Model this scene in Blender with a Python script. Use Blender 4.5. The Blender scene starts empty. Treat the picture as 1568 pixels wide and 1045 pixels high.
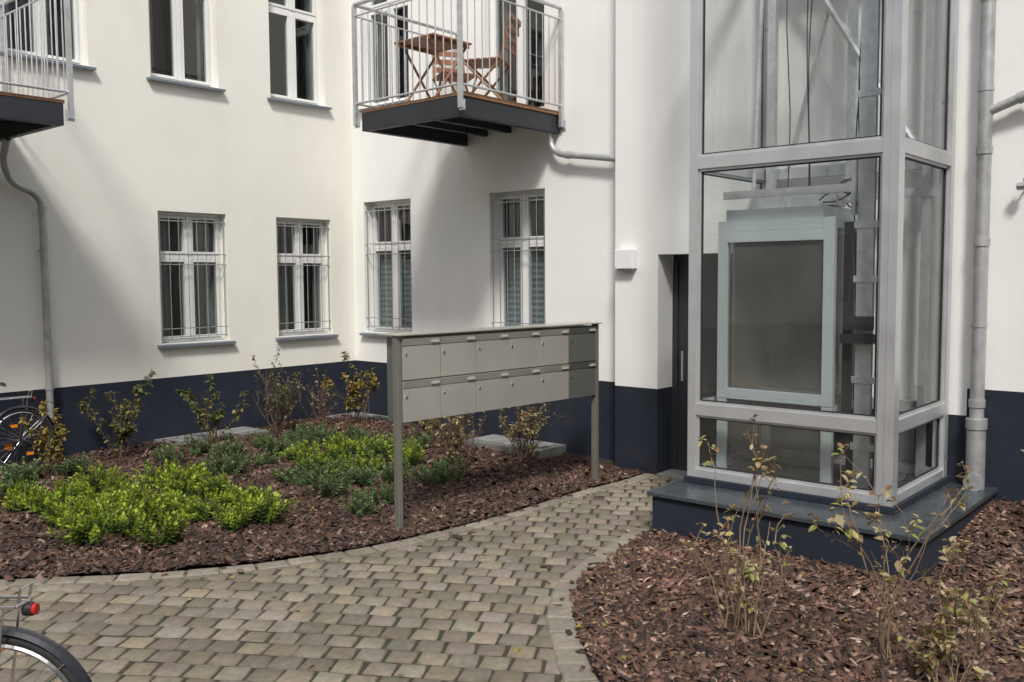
import bpy, math, random
import numpy as np
from mathutils import Vector, Matrix, noise
from mathutils.geometry import delaunay_2d_cdt
random.seed(7)
rng = np.random.default_rng(7)
scene = bpy.context.scene

# ------------------------------------------------------------------ materials
def mk(name, col, rough=.6, metal=0., var=0., vscale=3., bump=0., bscale=80., bdist=.004,
       attr=False, transl=0., spec=.5, dark=None, dscale=1.2, dlo=.45, dhi=.7, vstretch=None, rvar=0.):
    m = bpy.data.materials.new(name); m.use_nodes = True
    nt = m.node_tree; N = nt.nodes; L = nt.links
    b = N['Principled BSDF']; out = N['Material Output']
    b.inputs['Roughness'].default_value = rough
    b.inputs['Metallic'].default_value = metal
    b.inputs['Specular IOR Level'].default_value = spec
    tc = N.new('ShaderNodeTexCoord')
    if attr:
        a = N.new('ShaderNodeAttribute'); a.attribute_name = 'Col'; src = a.outputs['Color']
    else:
        a = N.new('ShaderNodeRGB'); a.outputs[0].default_value = (*col, 1); src = a.outputs[0]
    if dark is not None:
        n = N.new('ShaderNodeTexNoise'); n.inputs['Scale'].default_value = dscale
        n.inputs['Detail'].default_value = 6; n.inputs['Roughness'].default_value = .65
        if vstretch:
            mp = N.new('ShaderNodeMapping'); mp.inputs['Scale'].default_value = vstretch
            L.new(tc.outputs['Object'], mp.inputs['Vector']); L.new(mp.outputs[0], n.inputs['Vector'])
        else:
            L.new(tc.outputs['Object'], n.inputs['Vector'])
        mr = N.new('ShaderNodeMapRange'); mr.inputs['From Min'].default_value = dlo; mr.inputs['From Max'].default_value = dhi
        L.new(n.outputs['Fac'], mr.inputs['Value'])
        mx = N.new('ShaderNodeMixRGB'); L.new(mr.outputs[0], mx.inputs['Fac'])
        L.new(src, mx.inputs['Color1']); mx.inputs['Color2'].default_value = (*dark, 1); src = mx.outputs[0]
    if var > 0:
        n = N.new('ShaderNodeTexNoise'); n.inputs['Scale'].default_value = vscale
        n.inputs['Detail'].default_value = 8; n.inputs['Roughness'].default_value = .6
        L.new(tc.outputs['Object'], n.inputs['Vector'])
        mr = N.new('ShaderNodeMapRange'); mr.inputs['From Min'].default_value = .3; mr.inputs['From Max'].default_value = .7
        mr.inputs['To Min'].default_value = 1 - var; mr.inputs['To Max'].default_value = 1 + var
        L.new(n.outputs['Fac'], mr.inputs['Value'])
        vm = N.new('ShaderNodeVectorMath'); vm.operation = 'SCALE'
        L.new(src, vm.inputs[0]); L.new(mr.outputs[0], vm.inputs['Scale']); src = vm.outputs[0]
        if rvar > 0:
            m2 = N.new('ShaderNodeMapRange'); m2.inputs['From Min'].default_value = .3; m2.inputs['From Max'].default_value = .7
            m2.inputs['To Min'].default_value = rough - rvar; m2.inputs['To Max'].default_value = rough + rvar
            L.new(n.outputs['Fac'], m2.inputs['Value']); L.new(m2.outputs[0], b.inputs['Roughness'])
    L.new(src, b.inputs['Base Color'])
    if bump > 0:
        n = N.new('ShaderNodeTexNoise'); n.inputs['Scale'].default_value = bscale; n.inputs['Detail'].default_value = 5
        L.new(tc.outputs['Object'], n.inputs['Vector'])
        bp = N.new('ShaderNodeBump'); bp.inputs['Strength'].default_value = bump; bp.inputs['Distance'].default_value = bdist
        L.new(n.outputs['Fac'], bp.inputs['Height']); L.new(bp.outputs[0], b.inputs['Normal'])
    if transl > 0:
        t = N.new('ShaderNodeBsdfTranslucent'); L.new(src, t.inputs['Color'])
        ms = N.new('ShaderNodeMixShader'); ms.inputs[0].default_value = transl
        L.new(b.outputs[0], ms.inputs[1]); L.new(t.outputs[0], ms.inputs[2]); L.new(ms.outputs[0], out.inputs['Surface'])
    return m

def mk_glass(name, tint=(.9, .94, .93), base=.07, rough=.0, maxr=.95, diffuse_mix=0.):
    m = bpy.data.materials.new(name); m.use_nodes = True
    nt = m.node_tree; N = nt.nodes; L = nt.links; N.clear()
    out = N.new('ShaderNodeOutputMaterial')
    tr = N.new('ShaderNodeBsdfTransparent'); tr.inputs[0].default_value = (*tint, 1)
    gl = N.new('ShaderNodeBsdfGlossy'); gl.inputs['Roughness'].default_value = rough
    lw = N.new('ShaderNodeLayerWeight'); lw.inputs['Blend'].default_value = .5
    p = N.new('ShaderNodeMath'); p.operation = 'POWER'; p.inputs[1].default_value = 4
    L.new(lw.outputs['Facing'], p.inputs[0])
    mr = N.new('ShaderNodeMapRange'); mr.inputs['To Min'].default_value = base; mr.inputs['To Max'].default_value = maxr
    L.new(p.outputs[0], mr.inputs['Value'])
    tc = N.new('ShaderNodeTexCoord'); n = N.new('ShaderNodeTexNoise'); n.inputs['Scale'].default_value = 1.3
    L.new(tc.outputs['Object'], n.inputs['Vector'])
    bp = N.new('ShaderNodeBump'); bp.inputs['Strength'].default_value = .25; bp.inputs['Distance'].default_value = .01
    L.new(n.outputs['Fac'], bp.inputs['Height']); L.new(bp.outputs[0], gl.inputs['Normal'])
    ms = N.new('ShaderNodeMixShader'); L.new(mr.outputs[0], ms.inputs[0]); L.new(tr.outputs[0], ms.inputs[1]); L.new(gl.outputs[0], ms.inputs[2])
    last = ms.outputs[0]
    if diffuse_mix > 0:   # uneven pale diffuse layer mixed over the pane
        df = N.new('ShaderNodeBsdfDiffuse'); df.inputs[0].default_value = (.8,.8,.76,1)
        n2 = N.new('ShaderNodeTexNoise'); n2.inputs['Scale'].default_value = 2.2; n2.inputs['Detail'].default_value = 7
        L.new(tc.outputs['Object'], n2.inputs['Vector'])
        m3 = N.new('ShaderNodeMapRange'); m3.inputs['From Min'].default_value=.3; m3.inputs['From Max'].default_value=.7
        m3.inputs['To Min'].default_value=diffuse_mix*.7; m3.inputs['To Max'].default_value=diffuse_mix*1.3; L.new(n2.outputs['Fac'],m3.inputs['Value'])
        m4 = N.new('ShaderNodeMixShader'); L.new(m3.outputs[0],m4.inputs[0]); L.new(last,m4.inputs[1]); L.new(df.outputs[0],m4.inputs[2]); last=m4.outputs[0]
    L.new(last, out.inputs['Surface'])
    return m

M = {}
M['warm_lit'] = mk('plaster_warm_lit', (.81, .80, .735), .9, var=.03, vscale=1.1, bump=.5, bscale=170, bdist=.004, dark=(.73,.71,.64), dscale=.8, dlo=.5, dhi=.85, vstretch=(1.6,1.6,.35))  # white plaster with the left wing's warmer light put into its colour
M['white'] = mk('plaster_white', (.81, .81, .785), .9, var=.03, vscale=1.1, bump=.5, bscale=170, bdist=.004, dark=(.73,.73,.70), dscale=.8, dlo=.5, dhi=.85, vstretch=(1.6,1.6,.35))
M['navy'] = mk('plinth_paint_navy', (.010, .015, .029), .8, var=.25, vscale=2.5, bump=.5, bscale=150, dark=(.028,.031,.037), dscale=2., dlo=.55, dhi=.8)
M['frame'] = mk('window_frame_white', (.76, .77, .76), .35, var=.03)
M['sill'] = mk('sill_zinc', (.22, .25, .29), .4, metal=.5, var=.1)
M['glass'] = mk_glass('window_glass', (.62, .66, .65), .10)
M['sglass'] = mk_glass('shaft_glass', (.96, .975, .97), .055, diffuse_mix=.012)
M['carglass'] = mk_glass('lift_car_glass', (.50, .49, .45), .09, rough=.03, diffuse_mix=.07)
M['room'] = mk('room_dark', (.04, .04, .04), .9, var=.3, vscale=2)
M['curtain'] = mk('curtain_fabric', (.34, .36, .33), .9, var=.12, vscale=5, transl=.3)
M['blind'] = mk('pleated_blind', (.42, .50, .53), .9, var=.06, vscale=5, transl=.2)
M['grille'] = mk('grille_steel', (.36, .37, .37), .45, metal=.4, var=.1)
M['galv'] = mk('galvanised_steel', (.55, .57, .58), .42, metal=.6, var=.15, vscale=14)
M['zinc'] = mk('zinc_pipe', (.44, .45, .45), .5, metal=.5, var=.18, vscale=7, dark=(.30,.30,.29), dscale=3, dlo=.5, dhi=.7)
M['alu'] = mk('shaft_aluminium', (.58, .59, .60), .34, metal=.55, var=.06, vscale=4, rvar=.07)
M['panel'] = mk('lift_car_panel', (.34, .33, .30), .35, metal=.4, var=.1, vscale=2)
M['gasket'] = mk('rubber_gasket', (.02, .02, .02), .6)
M['dsteel'] = mk('balcony_steel_dark', (.03, .034, .04), .5, metal=.2, var=.2, vscale=5)
M['wood'] = mk('deck_wood', (.26, .14, .07), .6, var=.25, vscale=12, bump=.2, bscale=60)
M['chairwood'] = mk('acacia_wood', (.27, .125, .07), .5, var=.25, vscale=18)
M['mail'] = mk('mailbox_paint_champagne', (.52, .51, .455), .34, metal=.5, var=.05, vscale=2.2, rvar=.08)
M['mailend'] = mk('mailbox_housing_and_dim_reflection', (.16, .17, .155), .38, metal=.4, var=.06, vscale=2.)  # housing grey; on the end doors it paints a darker reflection as colour
M['mailpost'] = mk('mailbox_post', (.22, .215, .195), .45, metal=.4, var=.08)
M['plate'] = mk('nameplate', (.42, .42, .38), .4)
M['carframe'] = mk('lift_car_frame', (.53, .60, .61), .36, metal=.4, var=.05)
M['black'] = mk('black_plastic', (.02, .02, .022), .45)
M['rubber'] = mk('tyre_rubber', (.025, .025, .026), .8, var=.2, vscale=30)
M['bikepaint'] = mk('bike_paint', (.02, .022, .03), .25, spec=.6)
M['chrome'] = mk('bike_chrome', (.7, .7, .7), .18, metal=1.)
M['red'] = mk('red_reflector', (.5, .02, .015), .2)
M['orange'] = mk('orange_reflector', (.8, .25, .02), .25)
M['cap'] = mk('plinth_cap_sheet', (.09, .11, .125), .28, metal=.5, var=.2, vscale=5, rvar=.1)
M['door'] = mk('entrance_door', (.03, .034, .04), .4, var=.1)
M['soil'] = mk('soil_mulch', (.038, .026, .020), .95, var=.5, vscale=30, bump=1., bscale=60, bdist=.02)
M['chip'] = mk('bark_chips', (1, 1, 1), .7, attr=True, var=.25, vscale=70)
M['leaf'] = mk('leaf', (1, 1, 1), .5, attr=True, transl=.35, var=.12, vscale=60)
M['twig'] = mk('twig_bark', (1, 1, 1), .85, attr=True, var=.2, vscale=80)
M['paver'] = mk('paver_concrete', (1, 1, 1), .85, attr=True, var=.2, vscale=22, bump=.7, bscale=140, bdist=.004, dark=(.088,.078,.055), dscale=1.1, dlo=.50, dhi=.80)
M['joint'] = mk('paving_joint_sand', (.050, .043, .030), .95, var=.4, vscale=40, bump=.8, bscale=120, bdist=.006, dark=(.034,.045,.016), dscale=1.5, dlo=.5, dhi=.62)
M['ground'] = mk('yard_ground', (.11, .10, .085), .95, var=.3, vscale=6, bump=.6, bscale=40, bdist=.01)
M['slab'] = mk('concrete_slab', (.16, .16, .15), .85, var=.2, vscale=12, bump=.5, bscale=90)
M['lampw'] = mk('lamp_white_plastic', (.78, .79, .80), .4)
M['roof'] = mk('roof_tiles', (.16, .07, .05), .8, var=.2, vscale=4)

# ------------------------------------------------------------------ mesh builder
def empty(name, loc=(0, 0, 0), rotz=0.):
    e = bpy.data.objects.new(name, None); scene.collection.objects.link(e)
    e.location = loc; e.rotation_euler = (0, 0, rotz); e.empty_display_size = .2
    return e

class MB:
    def __init__(s): s.v = []; s.f = []; s.m = []; s.c = []
    def face(s, pts, mi=0, col=(1, 1, 1)):
        n = len(s.v); s.v.extend([tuple(p) for p in pts]); s.f.append(tuple(range(n, n + len(pts)))); s.m.append(mi); s.c.append(col)
    def box(s, a, b, mi=0, P=None, col=(1, 1, 1)):
        x0, y0, z0 = a; x1, y1, z1 = b
        c = [(x0,y0,z0),(x1,y0,z0),(x1,y1,z0),(x0,y1,z0),(x0,y0,z1),(x1,y0,z1),(x1,y1,z1),(x0,y1,z1)]
        if P: c = [P(*p) for p in c]
        n = len(s.v); s.v.extend([tuple(p) for p in c])
        for f in ((0,3,2,1),(4,5,6,7),(0,1,5,4),(1,2,6,5),(2,3,7,6),(3,0,4,7)):
            s.f.append(tuple(n + i for i in f)); s.m.append(mi); s.c.append(col)
    def tube(s, pts, r, seg=8, mi=0, col=(1, 1, 1), cap=True):
        pts = [Vector(p) for p in pts]; k = len(pts)
        rs = r if isinstance(r, (list, tuple)) else [r] * k
        n0 = len(s.v); prev = None
        for i, p in enumerate(pts):
            d = (pts[min(i + 1, k - 1)] - pts[max(i - 1, 0)])
            if d.length < 1e-9: d = Vector((0, 0, 1))
            d.normalize()
            if prev is None:
                ref = Vector((0, 0, 1)) if abs(d.z) < .9 else Vector((1, 0, 0))
                a = d.cross(ref).normalized()
            else:
                a = (prev - d * prev.dot(d))
                if a.length < 1e-6: a = d.orthogonal()
                a.normalize()
            prev = a; b = d.cross(a)
            for j in range(seg):
                t = 2 * math.pi * j / seg
                s.v.append(tuple(p + (a * math.cos(t) + b * math.sin(t)) * rs[i]))
        for i in range(k - 1):
            for j in range(seg):
                j2 = (j + 1) % seg
                s.f.append((n0 + i*seg + j, n0 + i*seg + j2, n0 + (i+1)*seg + j2, n0 + (i+1)*seg + j)); s.m.append(mi); s.c.append(col)
        if cap and seg > 2:
            s.f.append(tuple(n0 + j for j in reversed(range(seg)))); s.m.append(mi); s.c.append(col)
            s.f.append(tuple(n0 + (k-1)*seg + j for j in range(seg))); s.m.append(mi); s.c.append(col)
    def ring(s, c, R, r, ax='y', n=40, seg=8, mi=0, a0=0, a1=2*math.pi):
        pts = []
        for i in range(n + 1):
            t = a0 + (a1 - a0) * i / n
            pts.append((c[0] + R*math.cos(t), c[1], c[2] + R*math.sin(t)) if ax == 'y' else (c[0], c[1] + R*math.cos(t), c[2] + R*math.sin(t)))
        s.tube(pts, r, seg, mi, cap=False)
    def build(s, name, mats, parent=None, smooth=False, bevel=0., link=True):
        me = bpy.data.meshes.new(name); me.from_pydata(s.v, [], s.f)
        for m in mats: me.materials.append(m)
        me.polygons.foreach_set('material_index', s.m)
        if smooth: me.polygons.foreach_set('use_smooth', [True] * len(s.f))
        at = me.attributes.new('Col', 'FLOAT_COLOR', 'CORNER')
        cnt = np.array([len(f) for f in s.f]); c = np.array(s.c, dtype=np.float32).reshape(-1, 3)
        c4 = np.concatenate([c, np.ones((len(c), 1), np.float32)], 1)
        at.data.foreach_set('color', np.repeat(c4, cnt, axis=0).ravel())
        if smooth:
            try: me.set_sharp_from_angle(angle=math.radians(40))
            except Exception: pass
        me.update()
        o = bpy.data.objects.new(name, me)
        if link: scene.collection.objects.link(o)
        if parent: o.parent = parent
        if bevel:
            bm = o.modifiers.new('b', 'BEVEL'); bm.width = bevel; bm.segments = 2; bm.limit_method = 'ANGLE'
        return o

def np_mesh(name, V, F, colf, mat, parent=None):
    me = bpy.data.meshes.new(name)
    nv, nf = len(V), len(F); k = F.shape[1]
    me.vertices.add(nv); me.vertices.foreach_set('co', V.astype(np.float32).ravel())
    me.loops.add(nf * k); me.loops.foreach_set('vertex_index', F.astype(np.int32).ravel())
    me.polygons.add(nf); me.polygons.foreach_set('loop_start', np.arange(0, nf*k, k, dtype=np.int32))
    me.update(calc_edges=True); me.validate()
    at = me.attributes.new('Col', 'FLOAT_COLOR', 'CORNER')
    c4 = np.concatenate([colf, np.ones((nf, 1))], 1).astype(np.float32)
    at.data.foreach_set('color', np.repeat(c4, k, axis=0).ravel())
    me.materials.append(mat)
    o = bpy.data.objects.new(name, me); scene.collection.objects.link(o)
    if parent: o.parent = parent
    return o

def catmull(pts, n=10):
    out = []
    P = [pts[0]] + list(pts) + [pts[-1]]
    for i in range(1, len(P) - 2):
        p0, p1, p2, p3 = [np.array(P[i + k], float) for k in (-1, 0, 1, 2)]
        for j in range(n):
            t = j / n
            out.append(tuple(.5 * ((2*p1) + (-p0+p2)*t + (2*p0-5*p1+4*p2-p3)*t*t + (-p0+3*p1-3*p2+p3)*t**3)))
    out.append(tuple(pts[-1])); return out

def inside(poly, x, y):
    x = np.asarray(x); y = np.asarray(y); res = np.zeros(x.shape, bool)
    n = len(poly); j = n - 1
    for i in range(n):
        xi, yi = poly[i]; xj, yj = poly[j]
        if yi != yj:
            c = ((yi > y) != (yj > y)) & (x < (xj - xi) * (y - yi) / (yj - yi) + xi)
            res ^= c
        j = i
    return res

def sst(a, b, x):
    t = np.clip((x - a) / (b - a), 0, 1); return t * t * (3 - 2 * t)

# ------------------------------------------------------------------ courtyard geometry (metres)
YW = 9.84      # left wing facade plane
XW = 8.11      # middle facade plane
XR = 7.85      # stair wing facade plane
P1 = lambda u, w, z: (u, YW - w, z)
P2 = lambda u, w, z: (XW - w, u, z)
P3 = lambda u, w, z: (XR - w, u, z)

curveL = catmull([(7.85, 5.0), (7.5, 5.0), (6.75, 5.05), (5.55, 5.04), (4.63, 5.15), (4.07, 5.30), (3.26, 5.70), (2.33, 6.5), (1.4, 7.5), (.8, 8.6), (.6, 9.84)], 8)
curveR = catmull([(6.10, 3.80), (5.56, 3.70), (4.80, 3.52), (4.32, 3.24), (3.94, 2.90), (3.58, 2.52), (3.2, 1.9), (2.9, 1.0), (2.8, -.5), (2.9, -3.)], 8)
bedL = curveL + [(8.10, 9.84), (8.10, 5.36), (7.85, 5.36)]
bedR = curveR + [(7.85, -3.), (7.85, 3.80)]

def hL(x, y): return .022 + .13 * sst(5.8, 9.3, y) + .012*np.sin(3.1*x + 1.7*y) * sst(5.1, 5.6, y) + .008*np.sin(7.3*x - 5.1*y) * sst(5.1, 5.6, y)
def hR(x, y): return .022 + .20 * sst(5.9, 7.7, x) + .010*np.sin(2.9*x + 3.7*y) + .008*np.sin(6.3*x - 5.7*y)

def bed(poly, hf, step, dens, parent, seed, bright=1.):
    r = np.random.default_rng(seed)
    xs = [p[0] for p in poly]; ys = [p[1] for p in poly]
    gx, gy = np.meshgrid(np.arange(min(xs), max(xs), step), np.arange(min(ys), max(ys), step))
    gx = (gx + r.uniform(-.3, .3, gx.shape) * step).ravel(); gy = (gy + r.uniform(-.3, .3, gy.shape) * step).ravel()
    k = inside(poly, gx, gy); gx, gy = gx[k], gy[k]
    pts = [Vector(p) for p in poly] + [Vector((a, b)) for a, b in zip(gx, gy)]
    n = len(poly); edges = [(i, (i + 1) % n) for i in range(n)]
    vo, eo, fo, *_ = delaunay_2d_cdt(pts, edges, [], 1, 1e-4)
    mb = MB(); mb.v = [(p.x, p.y, float(hf(p.x, p.y))) for p in vo]; mb.f = [tuple(f) for f in fo]
    mb.m = [0]*len(fo); mb.c = [(1,1,1)]*len(fo)
    mb.build('soil', [M['soil']], parent, smooth=True)
    area = (max(xs)-min(xs)) * (max(ys)-min(ys)); N = int(area * dens)
    x = r.uniform(min(xs), max(xs), N); y = r.uniform(min(ys), max(ys), N)
    k = inside(poly, x, y); x, y = x[k], y[k]; N = len(x)
    # a few chips scattered over the edging
    sp = r.random(N) < .06; x = x + sp*r.normal(0,.16,N); y = y + sp*r.normal(0,.16,N)
    okp = (x < 7.8) & (y < 9.8); x, y = x[okp], y[okp]; N = len(x)
    ins = inside(poly, x, y)
    z = np.where(ins, hf(x, y) + r.uniform(0, .016, N), .018)
    L = r.gamma(3.2, .0068, N) + .006; W = L * r.uniform(.22, .6, N); W = np.minimum(W, .022); T = r.uniform(.002, .006, N)
    yaw = r.uniform(0, 2*np.pi, N); pit = r.normal(0, .34, N)*np.where(ins,1,.15); rol = r.normal(0, .4, N)*np.where(ins,1,.15)
    e1 = np.stack([np.cos(yaw)*np.cos(pit), np.sin(yaw)*np.cos(pit), np.sin(pit)], 1)
    e2 = np.stack([-np.sin(yaw), np.cos(yaw), rol], 1); e2 /= np.linalg.norm(e2, axis=1)[:, None]
    e3 = np.cross(e1, e2); C = np.stack([x, y, z], 1)
    corners = np.array([(-1,-1,-1),(1,-1,-1),(1,1,-1),(-1,1,-1),(-1,-1,1),(1,-1,1),(1,1,1),(-1,1,1)], float)
    J = 1 + r.uniform(-.5, .25, (N, 8, 2))
    V = C[:, None, :] + corners[None, :, 0:1]*J[:, :, 0:1]*(L[:, None, None])*e1[:, None, :] + corners[None, :, 1:2]*J[:, :, 1:2]*(W[:, None, None])*e2[:, None, :] + corners[None, :, 2:3]*(T[:, None, None])*e3[:, None, :]
    F0 = np.array([(4,5,6,7),(0,1,5,4),(1,2,6,5),(2,3,7,6),(3,0,4,7)])
    F = (np.arange(N)*8)[:, None, None] + F0[None]
    pal = np.array([(.062,.032,.022),(.100,.052,.035),(.150,.085,.060),(.036,.022,.017),(.22,.145,.108),(.080,.038,.026),(.30,.22,.17)])
    patch = .82 + .36*(.5+.5*np.sin(1.7*x+2.1*np.sin(1.3*y))*np.cos(2.3*y+x))
    ci = r.choice(len(pal), N, p=[.25,.22,.13,.22,.05,.10,.03]); col = pal[ci] * r.uniform(.7, 1.3, (N, 1)) * patch[:,None] * bright
    np_mesh('bark_chips', V.reshape(-1, 3), F.reshape(-1, 4), np.repeat(col, 5, axis=0), M['chip'], parent)

mulchL = empty('mulch_bed'); bed(bedL, hL, .16, 1600, mulchL, 3, .92)
mulchR = empty('mulch_bed'); bed(bedR, hR, .14, 2300, mulchR, 5, 1.22)  # right bed chips lightened, sunlight on the mulch painted into their colour

g = MB(); g.face([(-150,-150,-.06),(150,-150,-.06),(150,150,-.06),(-150,150,-.06)]); g.build('ground', [M['ground']])

# ------------------------------------------------------------------ paving
path = empty('paved_path')
j = MB(); j.face([(-8.9,-8.9,-.012),(8.2,-8.9,-.012),(8.2,9.84,-.012),(-8.9,9.84,-.012)]); j.build('joint_sand', [M['joint']], path)
def pavers():
    r = np.random.default_rng(11)
    ang = math.radians(-58); U = np.array([math.cos(ang), math.sin(ang)]); W = np.array([-U[1], U[0]])
    su, sv = .168, .160
    cs = []; nr = 70
    for a in range(-nr, nr):
        off = (a % 2) * .5 * su + r.uniform(-.03, .03)
        for b in range(-nr, nr):
            uu = b*su + off; vv = a*sv
            c = U*uu + W*(vv - .012*uu*uu) + np.array([3.5, 4.3])
            cs.append((c[0], c[1], -.024*uu))
    cs = np.array(cs)
    k = (cs[:,0] > -5) & (cs[:,0] < 8.05) & (cs[:,1] > -5) & (cs[:,1] < 9.7)
    cs = cs[k]
    def deep(poly, c, d=.12):
        res = np.ones(len(c), bool)
        for dx, dy in ((d,0),(-d,0),(0,d),(0,-d),(0,0)): res &= inside(poly, c[:,0]+dx, c[:,1]+dy)
        return res
    cs = cs[~(deep(bedL, cs) | deep(bedR, cs))]
    cs = cs[~((cs[:,0] > 7.8) & ((cs[:,1] > 4.9) | (cs[:,1] < 3.85)))]
    N = len(cs); gap = .0075
    hu = su/2 - gap + r.uniform(-.006,.002,N); hv = sv/2 - gap + r.uniform(-.006,.002,N)
    th = ang + np.arctan(cs[:,2]) + r.normal(0,.022,N)
    ux, uy = np.cos(th), np.sin(th)
    z0 = r.normal(0,.0024,N); tx = r.normal(0,.014,N); ty = r.normal(0,.014,N)
    sg = np.array([(-1,-1),(1,-1),(1,1),(-1,1)], float)
    V = np.zeros((N,12,3))
    for i,(a,b) in enumerate(sg):
        ju = r.uniform(-.006,.006,N); jv = r.uniform(-.006,.006,N)
        for lv,(inset,zz) in enumerate(((0,-.04),(0,-.009),(.011,0))):
            pu = a*(hu-inset)+ju; pv = b*(hv-inset)+jv
            V[:,lv*4+i,0] = cs[:,0] + ux*pu - uy*pv; V[:,lv*4+i,1] = cs[:,1] + uy*pu + ux*pv
            V[:,lv*4+i,2] = zz + z0 + tx*pu + ty*pv
    F0 = [(8,9,10,11)]
    for i in range(4):
        i2=(i+1)%4; F0 += [(i,i2,4+i2,4+i),(4+i,4+i2,8+i2,8+i)]
    F0 = np.array(F0); F = (np.arange(N)*12)[:,None,None]+F0[None]
    base = np.array([.205,.182,.143]); 
    col = base[None]*r.uniform(.68,1.22,(N,1))*np.stack([r.uniform(.97,1.07,N),np.ones(N),r.uniform(.88,1.08,N)],1)
    np_mesh('paving_stones', V.reshape(-1,3), F.reshape(-1,4), np.repeat(col,9,axis=0), M['paver'], path)
pavers()

def border(curve, side, width, slen, name, seed):
    r = random.Random(seed)
    pts = [Vector((p[0], p[1])) for p in curve]
    acc = [0]
    for i in range(1, len(pts)): acc.append(acc[-1] + (pts[i]-pts[i-1]).length)
    def at(s):
        s = max(0, min(acc[-1]-1e-6, s))
        for i in range(1, len(acc)):
            if acc[i] >= s:
                t = (s-acc[i-1])/(acc[i]-acc[i-1]); p = pts[i-1].lerp(pts[i], t); d = (pts[i]-pts[i-1]).normalized(); return p, Vector((-d.y, d.x))*side
    mb = MB(); s = 0
    while s < acc[-1]-slen:
        l = slen*r.uniform(.9,1.1); e = s+l-.014
        (p0,n0),(p1,n1) = at(s), at(e)
        n1 = n0 = (n0+n1).normalized()
        z = .012 + r.uniform(-.003,.003); c = r.uniform(.78,1.22); col = (.220*c,.198*c,.160*c)
        w = width*r.uniform(.93,1.04); i_ = .011
        d = (p1-p0).normalized()
        o = [p0, p1, p1+n1*w, p0+n0*w]
        inn = [p0+d*i_+n0*i_, p1-d*i_+n1*i_, p1-d*i_+n1*(w-i_), p0+d*i_+n0*(w-i_)]
        B = [(q.x,q.y,-.05) for q in o]; T = [(q.x,q.y,z-.009) for q in o]; I = [(q.x,q.y,z) for q in inn]
        mb.face(I,0,col)
        for k in range(4):
            k2=(k+1)%4
            mb.face([B[k],B[k2],T[k2],T[k]],0,col); mb.face([T[k],T[k2],I[k2],I[k]],0,col)
        s += l
    mb.build(name, [M['paver']], path)
border(curveL, 1, .13, .22, 'edging_stones_planting', 1)
border(curveR, -1, .165, .20, 'edging_stones_curve', 2)

# ------------------------------------------------------------------ building helpers
def wall(mb, P, u0, u1, z0, z1, ops, depth=.16, navy=.88, mi=0, mn=1, navy_ranges=None):
    us = sorted(set([u0, u1] + [v for o in ops for v in (o[0], o[1])] + ([v for q in (navy_ranges or []) for v in q[:2]])))
    us = [u for u in us if u0 <= u <= u1]
    nz = sorted(set([navy] + [q[2] for q in (navy_ranges or [])]))
    zs = sorted(set([z0, z1] + nz + [v for o in ops for v in (o[2], o[3])]))
    zs = [z for z in zs if z0 <= z <= z1]
    for i in range(len(us)-1):
        for k in range(len(zs)-1):
            a, b, c, d = us[i], us[i+1], zs[k], zs[k+1]; cu, cz = (a+b)/2, (c+d)/2
            if any(o[0] < cu < o[1] and o[2] < cz < o[3] for o in ops): continue
            lim = navy
            for q in (navy_ranges or []):
                if q[0] < cu < q[1]: lim = q[2]
            mb.face([P(a,0,c), P(b,0,c), P(b,0,d), P(a,0,d)], mn if cz < lim else mi)
    for o in ops:
        a, b, c, d = o[:4]; dp = o[4] if len(o) > 4 else depth
        zz = sorted(set([c, d] + ([navy] if c < navy < d else [])))
        for e in range(len(zz)-1):
            q0, q1 = zz[e], zz[e+1]; m_ = mn if (q0+q1)/2 < navy else mi
            mb.face([P(a,0,q0),P(a,-dp,q0),P(a,-dp,q1),P(a,0,q1)], m_); mb.face([P(b,0,q0),P(b,-dp,q0),P(b,-dp,q1),P(b,0,q1)], m_)
        mb.face([P(a,0,d),P(b,0,d),P(b,-dp,d),P(a,-dp,d)], mi); mb.face([P(a,0,c),P(b,0,c),P(b,-dp,c),P(a,-dp,c)], mi)

def frame_rect(mb, P, u0, u1, z0, z1, th, w0, w1, mi=0):
    mb.box((u0,w0,z0),(u0+th,w1,z1),mi,P); mb.box((u1-th,w0,z0),(u1,w1,z1),mi,P)
    mb.box((u0+th,w0,z0),(u1-th,w1,z0+th),mi,P); mb.box((u0+th,w0,z1-th),(u1-th,w1,z1),mi,P)

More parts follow.
